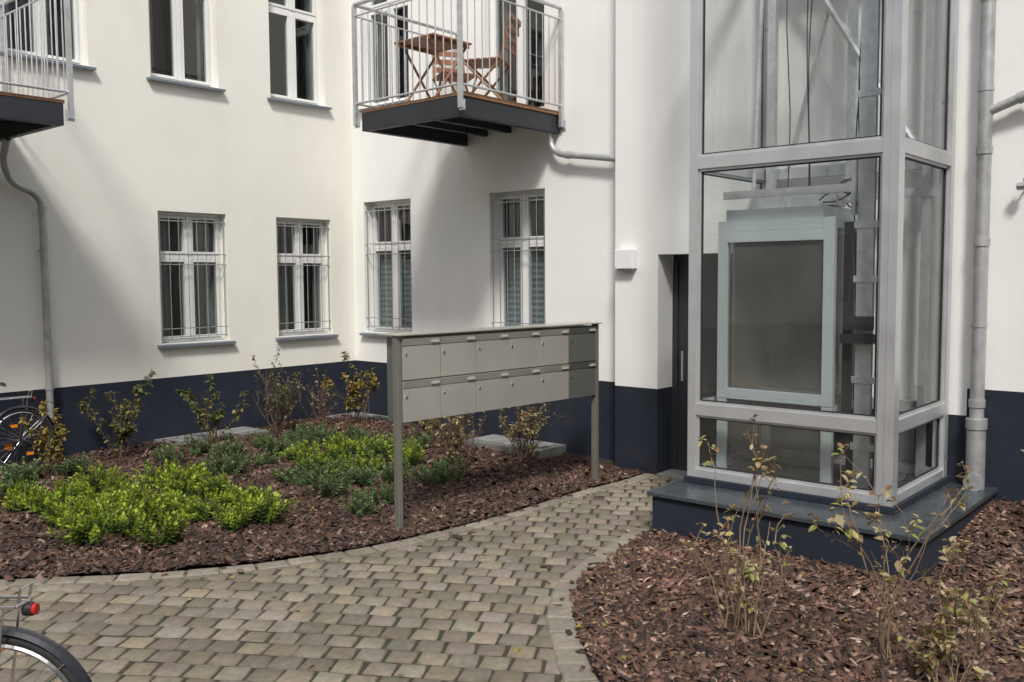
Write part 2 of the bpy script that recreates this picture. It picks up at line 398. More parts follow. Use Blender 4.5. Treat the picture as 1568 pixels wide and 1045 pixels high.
def window(P, u0, u1, z0, z1, parent, rec=.13, tf=.66, grille=False, curtains='side', label='window', sill=True, seed=0):
    r = random.Random(seed)
    fr = MB(); gl = MB(); room = MB(); cu = MB(); gr = MB(); si = MB()
    frame_rect(fr, P, u0, u1, z0, z1, .038, -rec-.07, -rec)
    uc = (u0+u1)/2; zt = z0+(z1-z0)*tf
    fr.box((u0+.038,-rec-.068,zt-.026),(u1-.038,-rec+.006,zt+.026),0,P)
    for (a,b) in ((z0+.038,zt-.026),(zt+.026,z1-.038)):
        fr.box((uc-.024,-rec-.066,a),(uc+.024,-rec+.020,b),0,P)
        for (l,rr) in ((u0+.041,uc-.027),(uc+.027,u1-.041)):
            frame_rect(fr, P, l, rr, a+.003, b-.003, .032, -rec-.055, -rec+.014)
            gl.face([P(l+.028,-rec-.02,a+.028),P(rr-.028,-rec-.02,a+.028),P(rr-.028,-rec-.02,b-.028),P(l+.028,-rec-.02,b-.028)])
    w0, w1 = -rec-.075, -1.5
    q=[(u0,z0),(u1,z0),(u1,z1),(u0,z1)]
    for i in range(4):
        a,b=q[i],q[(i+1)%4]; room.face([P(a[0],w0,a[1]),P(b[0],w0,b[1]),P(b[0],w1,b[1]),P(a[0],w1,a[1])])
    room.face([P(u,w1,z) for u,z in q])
    def drape(a,b,c,d,amp=.02,mi=0):
        n=max(6,int((b-a)/.012)); ph=r.uniform(0,6)
        for i in range(n):
            ua=a+(b-a)*i/n; ub=a+(b-a)*(i+1)/n
            wa=w0-.07+amp*math.sin(ua*85+ph)+amp*.5*math.sin(ua*37); wb=w0-.07+amp*math.sin(ub*85+ph)+amp*.5*math.sin(ub*37)
            cu.face([P(ua,wa,c),P(ub,wb,c),P(ub,wb,d),P(ua,wa,d)],mi)
    if curtains == 'side':
        wd=(u1-u0); drape(u0+.02,u0+wd*r.uniform(.30,.42),z0+.02,z1-.02); drape(u1-wd*r.uniform(.12,.22),u1-.02,z0+.02,z1-.02)
    elif curtains == 'blind':
        n=26; zt2=z0+(z1-z0)*.56; c=z0+.03
        for i in range(n):
            za=c+(zt2-c)*i/n; zb=c+(zt2-c)*(i+1)/n; w=w0-.04
            cu.face([P(u0+.03,w+(.012 if i%2 else 0),za),P(u1-.03,w+(.012 if i%2 else 0),za),P(u1-.03,w+(0 if i%2 else .012),zb),P(u0+.03,w+(0 if i%2 else .012),zb)],1)
    elif curtains == 'thin':
        wd=(u1-u0); drape(u0+.02,u0+wd*.2,z0+.02,z1-.02); drape(u1-wd*.12,u1-.02,z0+.02,z1-.02)
    if grille:
        for h in [.045,.11,.60,.68,.93]: 
            zz=z0+(z1-z0)*h; gr.box((u0-.03,-.032,zz-.005),(u1+.03,-.020,zz+.005),0,P)
        n=7
        for i in range(n+1):
            uu=u0+.03+(u1-u0-.06)*i/n; gr.box((uu-.0032,-.030,z0+(z1-z0)*.03),(uu+.0032,-.022,z0+(z1-z0)*.96),0,P)
    if sill:
        c=[(u0-.05,-rec,z0+.004),(u1+.05,-rec,z0+.004),(u1+.05,.07,z0-.018),(u0-.05,.07,z0-.018)]
        d=[(a,b,zz-.028) for a,b,zz in c]
        si.face([P(*p) for p in c]); si.face([P(*p) for p in d])
        for i in range(4): si.face([P(*c[i]),P(*c[(i+1)%4]),P(*d[(i+1)%4]),P(*d[i])])
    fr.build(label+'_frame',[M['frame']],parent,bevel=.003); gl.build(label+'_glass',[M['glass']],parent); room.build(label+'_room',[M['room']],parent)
    if cu.f: cu.build(label+'_curtain',[M['curtain'],M['blind']],parent)
    if gr.f: gr.build(label+'_grille',[M['grille']],parent)
    if si.f: si.build(label+'_sill',[M['sill']],parent)

bld = empty('apartment_building')
H = 13.
w1 = MB()
g1 = [(5.29,6.16,1.27,2.78),(6.87,7.72,1.27,2.78)]
up = [(3.72,4.57,4.26,6.1),(5.26,6.11,4.26,6.1),(6.83,7.68,4.26,6.1),(2.1,2.95,3.65,5.9),(.4,1.25,4.26,6.1),(-2.6,-1.6,4.26,6.1),(-2.6,-1.6,1.27,2.9),(-.6,.3,1.27,2.9)]
up2 = [(u,v,8.1,9.9) for u,v in ((3.72,4.57),(5.26,6.11),(6.83,7.68),(.4,1.25),(-2.6,-1.6))]
wall(w1, P1, -9., XW, -.1, H, g1+up+up2); w1.build('left_wing_wall', [M['warm_lit'], M['navy']], bld)
for i,o in enumerate(g1): window(P1,*o,bld,grille=True,curtains='side',label='ground_window',seed=i+1)
for i,o in enumerate(up): window(P1,*o,bld,curtains=('thin' if i!=3 else 'side'),label='upper_window',seed=i+10,tf=.62)
for i,o in enumerate(up2): window(P1,*o,bld,curtains='thin',label='upper_window',seed=i+20)
w2 = MB()
g2 = [(6.50,7.34,1.28,3.0),(8.70,9.62,1.28,3.02)]
u2 = [(8.70,9.62,4.26,6.1),(6.5,7.4,3.86,6.2),(8.70,9.62,8.1,9.9),(6.5,7.4,7.7,9.9)]
wall(w2, P2, 5.0, YW, -.1, H, g2+u2); w2.build('middle_wall', [M['white'], M['navy']], bld)
for i,o in enumerate(g2): window(P2,*o,bld,grille=True,curtains='blind',label='ground_window',seed=i+31,rec=.15)
for i,o in enumerate(u2): window(P2,*o,bld,curtains='thin',label='upper_window',seed=i+41,tf=.7)
w3 = MB()
d3 = (3.88,4.86,-.02,2.22,.28)
wall(w3, P3, -9., 5.37, -.1, H, [d3], navy=.88, navy_ranges=[(-9.,2.0,1.10)])
w3.face([(XR,5.37,-.1),(XW+.2,5.37,-.1),(XW+.2,5.37,.88),(XR,5.37,.88)],1); w3.face([(XR,5.37,.88),(XW+.2,5.37,.88),(XW+.2,5.37,H),(XR,5.37,H)],0)
w3.build('stair_wing_wall', [M['white'], M['navy']], bld)
dr = MB()
frame_rect(dr,P3,3.88,4.86,0,2.22,.06,-.36,-.28)
dr.box((3.94,-.34,.01),(4.80,-.30,2.16),0,P3); dr.box((4.02,-.30,1.0),(4.35,-.288,2.05),0,P3)
dr.tube([P3(4.72,-.24,.95),P3(4.72,-.24,1.25)],.012,8,1); dr.build('entrance_door',[M['door'],M['galv']],bld,bevel=.004)
st = MB(); st.box((XR-.02,3.88,-.05),(XR+.28,4.86,.03)); st.build('door_step',[M['slab']],bld,bevel=.01)
rf = MB()
rf.box((-9.,YW-.35,H),(XW,YW+5,H+.12)); rf.box((XW,-9.,H),(XW+5,YW+5,H+.12)); rf.box((XR-.35,-9.,H),(XW,5.37,H+.12)); rf.build('roof_eaves',[M['dsteel']],bld)

opp = empty('opposite_building')
PA = lambda u,w,z: (-9+w,u,z); PB = lambda u,w,z: (u,-9+w,z)
oa = MB(); ops=[(u,u+1.1,z,z+1.7) for u in (-7,-4,-1,2,5,7.8) for z in (1.3,4.5)]
wall(oa,PA,-9,YW,-.1,8.2,ops)
ops2=[(u,u+1.1,z,z+1.7) for u in (-7,-4,-1,2,5) for z in (1.3,4.5)]
wall(oa,PB,-9,XR,-.1,8.2,ops2); oa.build('facade',[M['warm_lit'],M['navy']],opp)
og=MB(); of=MB()
for P,oo in ((PA,ops),(PB,ops2)):
    for (a,b,c,d) in oo:
        og.face([P(a,-.15,c),P(b,-.15,c),P(b,-.15,d),P(a,-.15,d)]); frame_rect(of,P,a,b,c,d,.07,-.14,-.08); of.box(((a+b)/2-.04,-.14,c+.07),((a+b)/2+.04,-.075,d-.07),0,P)
og.build('window_panes',[M['door']],opp); of.build('window_frames',[M['frame']],opp)
orf=MB()
orf.face([(-8.6,-9,8.1),(-8.6,YW,8.1),(-12,YW,10.5),(-12,-9,10.5)]); orf.face([(-9,-8.6,8.1),(XR,-8.6,8.1),(XR,-12,10.5),(-9,-12,10.5)]); orf.build('roof',[M['roof']],opp)

for (x0,y0,x1,y1,z) in ((5.15,9.35,6.35,YW-.002,.19),(7.45,9.15,XW-.002,YW-.002,.17),(7.6,6.2,XW-.002,7.3,.13)):
    b=MB(); b.box((x0,y0,-.02),(x1,y1,z)); b.box((x0+.08,y0+.08,z),(x1-.08,y1-.06,z+.012),1); b.build('basement_light_well',[M['slab'],M['zinc']],None,bevel=.008)

# ------------------------------------------------------------------ balconies
def balcony(P, u0, u1, depth, zb, name):
    e = empty(name)
    s = MB(); t=.07; h=.19
    s.box((u0,depth-t,zb),(u1,depth,zb+h),0,P)
    s.box((u0,0.003,zb),(u0+t,depth-t,zb+h),0,P); s.box((u1-t,0.003,zb),(u1,depth-t,zb+h),0,P)
    n=4
    for i in range(1,n):
        uu=u0+(u1-u0)*i/n; s.box((uu-.03,.003,zb+.08),(uu+.03,depth-t-.002,zb+.16),0,P)
    s.box((u0+t+.001,.003,zb+.165),(u1-t-.001,depth-t-.001,zb+.185),0,P)
    s.build('steel_frame',[M['dsteel']],e,bevel=.004)
    d=MB(); nb=int(depth/.14); 
    for i in range(nb):
        a=.01+(depth-.0)*i/nb; b=.01+(depth)*(i+1)/nb-.008
        d.box((u0-.01,a,zb+h+.004),(u1+.01,b,zb+h+.034),0,P)
    d.box((u0-.014,.01,zb+h+.002),(u0-.011,depth+.01,zb+h+.045),0,P)
    d.build('deck_boards',[M['wood']],e,bevel=.003)
    r=MB(); zt=zb+1.33; z0=zb+h+.10; o=.045
    cor=[(u0-o,.04),(u0-o,depth+o),(u1+o,depth+o),(u1+o,.04)]
    for (a,b) in zip(cor[:-1],cor[1:]):
        for zz,rr in ((zt,.021),(z0,.012),(zt-.12,.010)):
            r.tube([P(a[0],a[1],zz),P(b[0],b[1],zz)],rr,8)
        Ld=math.hypot(b[0]-a[0],b[1]-a[1]); n=int(Ld/.105)
        for i in range(1,n):
            uu=a[0]+(b[0]-a[0])*i/n; ww=a[1]+(b[1]-a[1])*i/n
            r.tube([P(uu,ww,z0),P(uu,ww,zt-.12)],.0065,6)
    for (uu,ww) in cor:
        r.box((uu-.02,ww-.02,zb+.06),(uu+.02,ww+.02,zt-.02),0,P)
        r.box((uu-.04,ww-.026,zb+.04),(uu+.04,ww-.0202,zb+.14),0,P)
    r.build('railing',[M['galv']],e)
    return e
balcony(P2,6.28,7.75,1.58,3.58,'balcony')
balcony(P1,.9,3.66,1.45,3.37,'balcony')
def chair(loc,rot):
    c=MB(); 
    for y in (-.2,.2):
        c.tube([(-.24,y,0),(.22,y,.46)],.014,6); c.tube([(.24,y*.9,0),(-.20,y*.9,.46)],.014,6); c.tube([(-.20,y*.9,.44),(-.30,y*.9,.92)],.014,6)
    for i in range(6): c.box((-.20+i*.075,-.21,.455),(-.14+i*.075,.21,.472))
    for i in range(4):
        z=.56+i*.1; x=-.225-(z-.46)*.21; c.box((x-.008,-.19,z),(x+.010,.19,z+.06))
    c.tube([(-.22,-.2,.12),(-.22,.2,.12)],.01,6); c.tube([(.21,-.2,.12),(.21,.2,.12)],.01,6)
    o=c.build('garden_chair',[M['chairwood']],None,bevel=.002); o.location=loc; o.rotation_euler=(0,0,rot)
chair((7.35,6.66,3.81),math.radians(115)); chair((7.62,7.42,3.81),math.radians(-120))
tb=MB()
for i in range(6): tb.box((-.3+i*.1,-.3,.70),(-.215+i*.1,.3,.72))
tb.box((-.3,-.25,.67),(.3,-.22,.698)); tb.box((-.3,.22,.67),(.3,.25,.698))
for y in (-.22,.22): tb.tube([(-.27,y,0),(.27,y,.68)],.015,6); tb.tube([(.27,y*.9,0),(-.27,y*.9,.68)],.015,6)
o=tb.build('garden_table',[M['chairwood']],None,bevel=.002); o.location=(7.1,7.22,3.81)

# ------------------------------------------------------------------ pipes
def arc(p0,p1,p2,n=6):
    p0,p1,p2=map(Vector,(p0,p1,p2)); return [tuple((1-t)**2*p0+2*t*(1-t)*p1+t*t*p2) for t in [i/n for i in range(n+1)]]
p=MB()
yy=YW-.09
p.tube([(3.60,yy-.25,3.36)]+arc((3.60,yy-.15,3.2),(3.66,yy,2.98),(3.80,yy,2.93))+arc((3.88,yy,2.9),(4.0,yy,2.85),(4.0,yy,2.7))+[(4.0,yy,.1)],.036,14)
for z in (2.72,1.35,.9): p.tube([(4.0,yy,z-.025),(4.0,yy,z+.025)],.043,14)
for z in (2.3,.75): p.box((3.985,yy,z),(4.015,YW,z+.02))
p.build('drain_pipe',[M['zinc']],None,smooth=True)
p=MB(); xx=XW-.1
p.tube([(xx-.05,6.36,3.60)]+arc((xx,6.34,3.5),(xx,6.32,3.36),(xx,6.15,3.33))+[(xx,5.30,3.20)],.034,14)
p.tube([(xx,6.12,3.325),(xx,6.06,3.316)],.042,14)
p.build('balcony_drain_pipe',[M['zinc']],None,smooth=True)
p=MB(); px,py=XR-.10,1.90
p.tube([(px,py,.62),(px,py,H)],.052,18)
for z in (1.0,2.25,4.1,2.95): p.tube([(px,py,z-.03),(px,py,z+.03)],.060,18)
p.tube([(px,py,.30),(px,py,.86)],.070,18); p.tube([(px,py,.80),(px,py,.88)],.078,18)
p.tube(arc((px,py,.5),(px,py,.36),(px-.02,py,.2)),.07,18); p.tube([(px-.06,py-.01,.40),(px-.12,py-.02,.40)],.06,18); p.tube([(px-.12,py-.02,.40),(px-.135,py-.02,.40)],.072,18)
for z in (1.6,3.4): p.box((px,py-.01,z),(XR,py+.01,z+.03)); p.tube([(px,py,z-.005),(px,py,z+.03)],.057,18)
p.tube([(px,py-.02,3.24),(px,py-.25,3.32),(px,-.6,3.46)],.035,14); p.tube([(px,py-.22,3.31),(px,py-.28,3.33)],.043,14)
p.tube([(px,1.66,2.66),(px-.02,1.60,2.66)],.03,8); p.tube([(XR,1.62,2.66),(px,1.62,2.66),(px,1.62,2.72)],.010,6)
p.build('drain_pipe',[M['zinc']],None,smooth=True)

l=MB(); l.box((XR-.09,5.10,2.08),(XR-.002,5.32,2.28)); l.box((XR-.075,5.115,2.06),(XR-.012,5.305,2.079),1); l.build('wall_lamp',[M['lampw'],M['zinc']],None,bevel=.012)

# ------------------------------------------------------------------ elevator
el = empty('elevator_shaft')
X0,X1,Y0,Y1 = 6.50,7.80,2.12,3.74
b=MB(); b.box((6.05,1.78,-.1),(XR-.003,3.79,.30)); b.build('plinth',[M['navy']],el,bevel=.008)
b=MB(); b.box((6.02,1.75,.302),(XR-.003,3.82,.335)); b.build('plinth_cap',[M['cap']],el,bevel=.004)
b=MB(); b.box((X0-.02,Y0-.02,.337),(XR-.004,Y1+.02,.385)); b.build('shaft_base',[M['navy']],el,bevel=.004)
f=MB(); zt=12.4; z0=.386
posts=[(X0,Y0,.11,.115),(X0,Y1-.075,.09,.075),(X1-.09,Y0,.09,.09),(X1-.09,Y1-.09,.09,.09)]
for (x,y,sx,sy) in posts: f.box((x,y,z0),(x+sx,y+sy,zt))
rails=[(z0,z0+.065),(.89,.985),(2.845,2.94),(5.05,5.15),(7.3,7.4),(9.6,9.7),(12.3,12.4)]
for (a,c) in rails:
    f.box((X0+.004,Y0+.115,a),(X0+.09,Y1-.075,c)); 
    f.box((X0+.11,Y0+.004,a),(X1-.09,Y0+.09,c))
    f.box((X0+.09,Y1-.074,a),(X1-.09,Y1-.004,c)); f.box((X1-.086,Y0+.09,a),(X1-.004,Y1-.09,c))
# groove covers on the corner post
f.box((X0-.006,Y0+.055,z0+.002),(X0-.001,Y0+.060,zt-.01)); 
f.build('aluminium_frame',[M['alu']],el,bevel=.006)
gk=MB(); gg=MB(); bead=MB()
zr=[(rails[i][1],rails[i+1][0]) for i in range(len(rails)-1)]
PF=lambda u,w,z:(X0+.045-w,u,z); PS=lambda u,w,z:(u,Y0+.045-w,z); PL=lambda u,w,z:(u,Y1-.045+w,z)
for (a,c) in zr:
    for P,u0,u1 in ((PF,Y0+.115,Y1-.075),(PS,X0+.11,X1-.09),(PL,X0+.09,X1-.09)):
        frame_rect(bead,P,u0+.001,u1-.001,a+.001,c-.001,.018,-.01,.022)
        frame_rect(gk,P,u0+.019,u1-.019,a+.019,c-.019,.010,-.006,.010)
        gg.face([P(u0+.02,0,a+.02),P(u1-.02,0,a+.02),P(u1-.02,0,c-.02),P(u0+.02,0,c-.02)])
bead.build('glazing_beads',[M['alu']],el); gk.build('gaskets',[M['gasket']],el); gg.build('glass_panes',[M['sglass']],el)
car=MB(); cg=MB(); cx0,cx1,cy0,cy1=6.76,7.62,2.66,3.62
PC=lambda u,w,z:(cx0-w,u,z)
frame_rect(car,PC,cy0,cy1,1.01,2.44,.085,-.05,0)
car.box((cy0+.085,-.048,2.27),(cy1-.085,.002,2.354),0,PC)
for (ya,yb) in ((cy0,cy0+.085),(cy1-.085,cy1)): car.box((cx0+.004,ya,.40),(cx0+.05,yb,1.008))
car.box((cx0+.05,cy0+.02,.94),(cx1,cy1-.02,1.02)); car.box((cx0+.05,cy0+.02,2.36),(cx1,cy1-.02,2.43))
car.box((cx0+.02,cy0+.10,2.442),(cx1-.1,cy1-.06,2.53))
for y in (cy0+.01,cy1-.05): car.box((cx1-.05,y,1.021),(cx1,y+.04,2.359))
for i in range(10):
    z=1.09+i*.14
    for y in (cy0+.02,cy1-.02): car.tube([(cx0-.004,y,z),(cx0+.001,y,z)],.006,6,1)
for i in range(7):
    y=cy0+.1+i*.125; car.tube([(cx0-.006,y,2.40),(cx0+.001,y,2.40)],.006,6,1); car.tube([(cx0-.004,y,1.05),(cx0+.001,y,1.05)],.006,6,1)
car.build('car_frame',[M['carframe'],M['galv']],el,bevel=.003)
cg.face([PC(cy0+.08,-.025,1.09),PC(cy1-.08,-.025,1.09),PC(cy1-.08,-.025,2.275),PC(cy0+.08,-.025,2.275)])
cg.face([PC(cy0+.085,-.025,.42),PC(cy1-.085,-.025,.42),PC(cy1-.085,-.025,1.0),PC(cy0+.085,-.025,1.0)])
cg.face([(cx0+.05,cy0+.015,1.02),(cx1,cy0+.015,1.02),(cx1,cy0+.015,2.36),(cx0+.05,cy0+.015,2.36)])
cg.build('car_glass',[M['carglass']],el)
ci=MB(); ci.box((cx1-.03,cy0+.06,1.03),(cx1-.005,cy1-.06,2.35)); ci.box((cx0+.2,cy1-.05,1.03),(cx1-.055,cy1-.03,2.35)); ci.box((cx1-.05,cy0+.45,1.03),(cx1-.032,cy0+.47,2.35))
ci.build('car_panels',[M['panel']],el)
mc=MB()
mc.box((6.87,2.43,.39),(6.95,2.49,12.2)); mc.box((6.83,2.40,.39),(6.868,2.52,12.2)); 
mc.box((7.62,2.25,.39),(7.68,2.31,12.2)); mc.box((7.62,3.55,.39),(7.68,3.62,12.2)); mc.box((7.62,2.85,2.6),(7.66,2.92,12.2))
for z in (2.62,4.6): mc.box((7.61,2.22,z),(7.69,3.6,z+.07))
for (za,ya,zb,yb) in ((4.95,3.5,3.0,2.35),(7.2,3.5,5.1,2.35)): mc.tube([(7.6,ya,za),(7.6,yb,zb)],.03,8)
mc.tube([(7.66,3.42,3.0),(7.66,3.0,4.6)],.02,8); mc.tube([(7.3,3.58,2.7),(7.3,3.5,5.0)],.018,8)
mc.box((6.80,2.56,2.62),(6.84,3.6,2.68)); mc.box((6.80,2.53,2.45),(6.88,2.559,2.95))
mc.tube([(6.9,2.7,2.54),(6.9,2.7,2.66),(6.92,2.6,2.74)],.012,6)
mc.box((6.95,2.75,2.54),(7.2,3.1,2.62)); mc.box((7.0,3.2,2.54),(7.15,3.4,2.70))
for z in (.7,1.2,1.95,2.35,3.3,4.1): mc.box((6.82,2.25,z),(6.828,2.54,z+.05))
mc.build('guide_rails',[M['galv']],el)
wr=MB()
for k,(x,y,c) in enumerate(((7.0,2.57,0),(7.02,2.60,0),(7.5,3.2,0),(7.3,2.50,0),(6.98,2.34,0),(7.45,3.35,0),(7.2,3.05,0))):
    zs=.45 if k not in (2,5,6) else 2.7
    wr.tube([(x+.012*math.sin(i*1.3+k),y+.02*math.sin(i*.9+k*2),zs+i*.34) for i in range(28)],.005,6)
def loop(c,R1,R2,a):
    wr.tube([(c[0]+.02*math.sin(t*3),c[1]+R1*math.cos(t)*math.cos(a)-R2*math.sin(t)*math.sin(a),c[2]+R1*math.cos(t)*math.sin(a)+R2*math.sin(t)*math.cos(a)) for t in [i*.35 for i in range(17)]],.006,6)
loop((6.87,2.60,2.66),.08,.05,.3); loop((6.86,2.56,2.58),.05,.08,.2); loop((6.9,2.72,2.60),.12,.035,-.2)
wr.box((6.74,2.36,1.50),(6.82,2.60,1.57)); wr.box((6.74,2.38,1.60),(6.82,2.58,1.70)); wr.box((6.86,2.30,.40),(6.9,2.385,12.)); wr.box((6.84,2.555,.9),(6.88,2.62,2.4)); wr.box((6.95,2.55,.42),(6.99,2.62,.88))
wr.build('cables_and_brackets',[M['black']],el)

# ------------------------------------------------------------------ mailbox bank
mb_=empty('mailbox_bank',(4.80,5.33,0),math.atan2(-.18,2.43))
Lm=2.40
q=MB()
for x in (0,Lm): q.box((x-.022,-.03,-.03),(x+.022,.03,1.552)); q.box((x-.05,-.06,.0),(x+.05,.06,.034))
q.build('posts',[M['mailpost']],mb_,bevel=.005)
q=MB(); q.box((.025,-.02,.868),(Lm-.025,.16,1.538)); q.build('housing',[M['mailend']],mb_,bevel=.004)
q=MB(); q.box((-.035,-.06,1.554),(Lm+.035,.18,1.566)); q.build('top_cover',[M['mail']],mb_,bevel=.003)
q=MB(); dk=MB(); cw=(Lm-.056)/6; rr_=random.Random(9)
for c in range(6):
    mi = 1 if c==5 else 0  # end column: darker reflection is put into the door colour
    for r_ in range(2):
        x0=.028+c*cw+.0035; x1=.028+(c+1)*cw-.0035; z0_=.872+r_*.334; z1_=z0_+.326
        tw=rr_.uniform(-.002,.002)
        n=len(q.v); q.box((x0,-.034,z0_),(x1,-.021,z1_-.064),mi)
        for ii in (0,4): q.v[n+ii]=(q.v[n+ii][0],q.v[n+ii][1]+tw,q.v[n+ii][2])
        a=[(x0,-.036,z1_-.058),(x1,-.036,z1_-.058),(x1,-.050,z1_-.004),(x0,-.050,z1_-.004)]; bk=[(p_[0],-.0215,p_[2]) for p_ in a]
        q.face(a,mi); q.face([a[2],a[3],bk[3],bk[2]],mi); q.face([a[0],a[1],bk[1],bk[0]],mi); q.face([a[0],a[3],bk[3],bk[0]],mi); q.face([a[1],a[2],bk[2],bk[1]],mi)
        dk.tube([(x0+.03,-.033,z0_+.20),(x0+.03,-.044,z0_+.20)],.010,12,0)
        dk.box((x1-.10,-.051,z1_-.042),(x1-.02,-.042,z1_-.022),1)
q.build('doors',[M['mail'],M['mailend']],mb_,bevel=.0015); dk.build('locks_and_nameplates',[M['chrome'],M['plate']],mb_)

# ------------------------------------------------------------------ bicycles
def bicycle(loc, rot, R=.34, paint='bikepaint', sc=1.):
    e=empty('bicycle',loc,rot); e.scale=(sc,sc,sc)
    t=MB(); rm=MB(); fr=MB(); ch=MB()
    for cx in (0,1.06):
        t.ring((cx,0,R),R-.02,.02,n=56,seg=10); rm.ring((cx,0,R),R-.05,.011,n=56,seg=6); rm.tube([(cx,-.045,R),(cx,.045,R)],.018,10)
        for i in range(28):
            a=2*math.pi*i/28; s_=(.03 if i%2 else -.03); aa=a+(.35 if (i//2)%2 else -.35)
            rm.tube([(cx+.018*math.cos(aa),s_,R+.018*math.sin(aa)),(cx+(R-.055)*math.cos(a),0,R+(R-.055)*math.sin(a))],.0012,4,cap=False)
        a0,a1=(math.radians(20),math.radians(215)) if cx==0 else (math.radians(30),math.radians(200))
        n=40
        for i in range(n):
            s0=a0+(a1-a0)*i/n; s1=a0+(a1-a0)*(i+1)/n; rr=R+.022
            pr=[(-.032,-.016),(-.018,-.003),(0,0),(.018,-.003),(.032,-.016)]
            for (ya,da),(yb,db) in zip(pr[:-1],pr[1:]):
                fr.face([(cx+(rr+da)*math.cos(s0),ya,R+(rr+da)*math.sin(s0)),(cx+(rr+db)*math.cos(s0),yb,R+(rr+db)*math.sin(s0)),(cx+(rr+db)*math.cos(s1),yb,R+(rr+db)*math.sin(s1)),(cx+(rr+da)*math.cos(s1),ya,R+(rr+da)*math.sin(s1))])
    BB=(.44,0,.29); ST=(.30,0,.80); HT=(.84,0,.86); HB=(.88,0,.70)
    fr.tube([BB,ST],.016,10); fr.tube([BB,HB],.019,10); fr.tube([(.33,0,.70),(.845,0,.82)],.016,10); fr.tube([HT,HB],.02,10)
    for s_ in (-1,1):
        fr.tube([(.44,s_*.02,.29),(0,s_*.055,R)],.009,8); fr.tube([(.315,s_*.015,.75),(0,s_*.055,R)],.008,8)
        fr.tube([(.88,s_*.03,.70),(.93,s_*.05,.55),(1.06,s_*.055,R)],.011,8)
        ch.tube([(-.10,s_*.055,.79),(.26,s_*.055,.79)],.006,8); ch.tube([(-.06,s_*.055,.785),(0,s_*.06,R)],.005,8)
        ch.tube([(-.26,s_*.02,R+.24),(0,s_*.06,R)],.003,6)
        ch.tube([(.26,s_*.055,.79),(.315,s_*.015,.75)],.005,6)
    ch.tube([(-.10,-.055,.79),(-.115,0,.79),(-.10,.055,.79)],.006,8); ch.tube([(.08,-.055,.79),(.08,.055,.79)],.005,6)
    ch.tube([(-.10,-.04,.79),(-.115,-.04,.85),(-.115,.04,.85),(-.10,.04,.79)],.005,6)
    ch.tube([ST,(.275,0,.92)],.013,8); ch.tube([HT,(.82,0,1.0)],.012,8); ch.tube([(.82,0,1.0),(.86,0,1.03)],.014,8)
    ch.tube([(.66,-.29,1.02),(.78,-.27,1.05),(.86,-.14,1.03),(.86,.14,1.03),(.78,.27,1.05),(.66,.29,1.02)],.011,8)
    gp=MB()
    for s_ in (-1,1):
        gp.tube([(.60,s_*.295,1.01),(.71,s_*.288,1.03)],.016,10)
        ch.tube([(.44,s_*.06,.29),(.44+s_*.12,s_*.07,.29-s_*.11)],.008,6); gp.box((.44+s_*.12-.045,s_*.115-.04,.29-s_*.11-.012),(.44+s_*.12+.045,s_*.115+.04,.29-s_*.11+.012))
    ch.ring((.44,.045,.29),.09,.005,n=30,seg=6); ch.tube([(.44,-.07,.29),(.44,.07,.29)],.018,10)
    gp.tube([(.44,.05,.385),(0,.06,R+.04)],.006,6); gp.tube([(.44,.05,.20),(0,.06,R-.04)],.006,6)
    prof=[(.15,.085,.955),(.20,.082,.965),(.27,.06,.955),(.34,.03,.952),(.42,.016,.948)]
    n0=len(gp.v)
    for (x,w,z) in prof:
        for (yy,zz) in ((-w,z-.03),(-w*.8,z),(0,z+.008),(w*.8,z),(w,z-.03)): gp.v.append((x,yy,zz))
    for i in range(4):
        for k in range(4): gp.f.append((n0+i*5+k,n0+i*5+k+1,n0+(i+1)*5+k+1,n0+(i+1)*5+k)); gp.m.append(0); gp.c.append((1,1,1))
        gp.f.append((n0+i*5,n0+i*5+4,n0+(i+1)*5+4,n0+(i+1)*5)); gp.m.append(0); gp.c.append((1,1,1))
    gp.f.append(tuple(n0+k for k in range(5))); gp.m.append(0); gp.c.append((1,1,1))
    lt=MB(); lt.tube([(-.135,0,.765),(-.150,0,.765)],.020,14); lt.tube([(-.105,0,.765),(-.136,0,.765)],.024,14,1)
    lt.box((.04,-.004+.02,R+.14),(.11,.004+.02,R+.17),2); lt.box((-.11,.016,R-.17),(-.04,.024,R-.14),2); lt.box((.10,.016,R-.09),(.17,.024,R-.03),2)
    t.build('tyres',[M['rubber']],e,smooth=True); rm.build('rims_and_spokes',[M['chrome']],e); fr.build('frame_and_mudguards',[M[paint]],e,smooth=True)
    ch.build('rack_handlebar_crank',[M['chrome']],e,smooth=True); gp.build('saddle_grips_pedals',[M['black']],e); lt.build('rear_light',[M['red'],M['black'],M['orange']],e)
bicycle((3.58,9.42,.14),math.radians(178),sc=.92)
bicycle((1.26,3.62,0),math.radians(131),sc=1.03)

# ------------------------------------------------------------------ vegetation
def leafq(mb, p, d, up, ln, wd, col, mi=0, simple=False):
    d=d.normalized(); s=d.cross(up)
    if s.length<1e-4: s=d.orthogonal()
    s.normalize(); n=s.cross(d)
    if simple:
        m=p+d*ln*.55+n*ln*.06; tip=p+d*ln
        mb.face([p,m+s*wd,tip,m-s*wd],mi,col); return
    c1=p+d*ln*.38-n*ln*.04; c2=p+d*ln*.72-n*ln*.09; tip=p+d*ln-n*ln*.2
    L1=c1+s*wd+n*wd*.35; R1=c1-s*wd+n*wd*.35; L2=c2+s*wd*.75+n*wd*.25; R2=c2-s*wd*.75+n*wd*.25
    for f_ in ([p,L1,c1],[p,c1,R1],[L1,L2,c2,c1],[c1,c2,R2,R1],[L2,tip,c2],[c2,tip,R2]): mb.face(f_,mi,col)

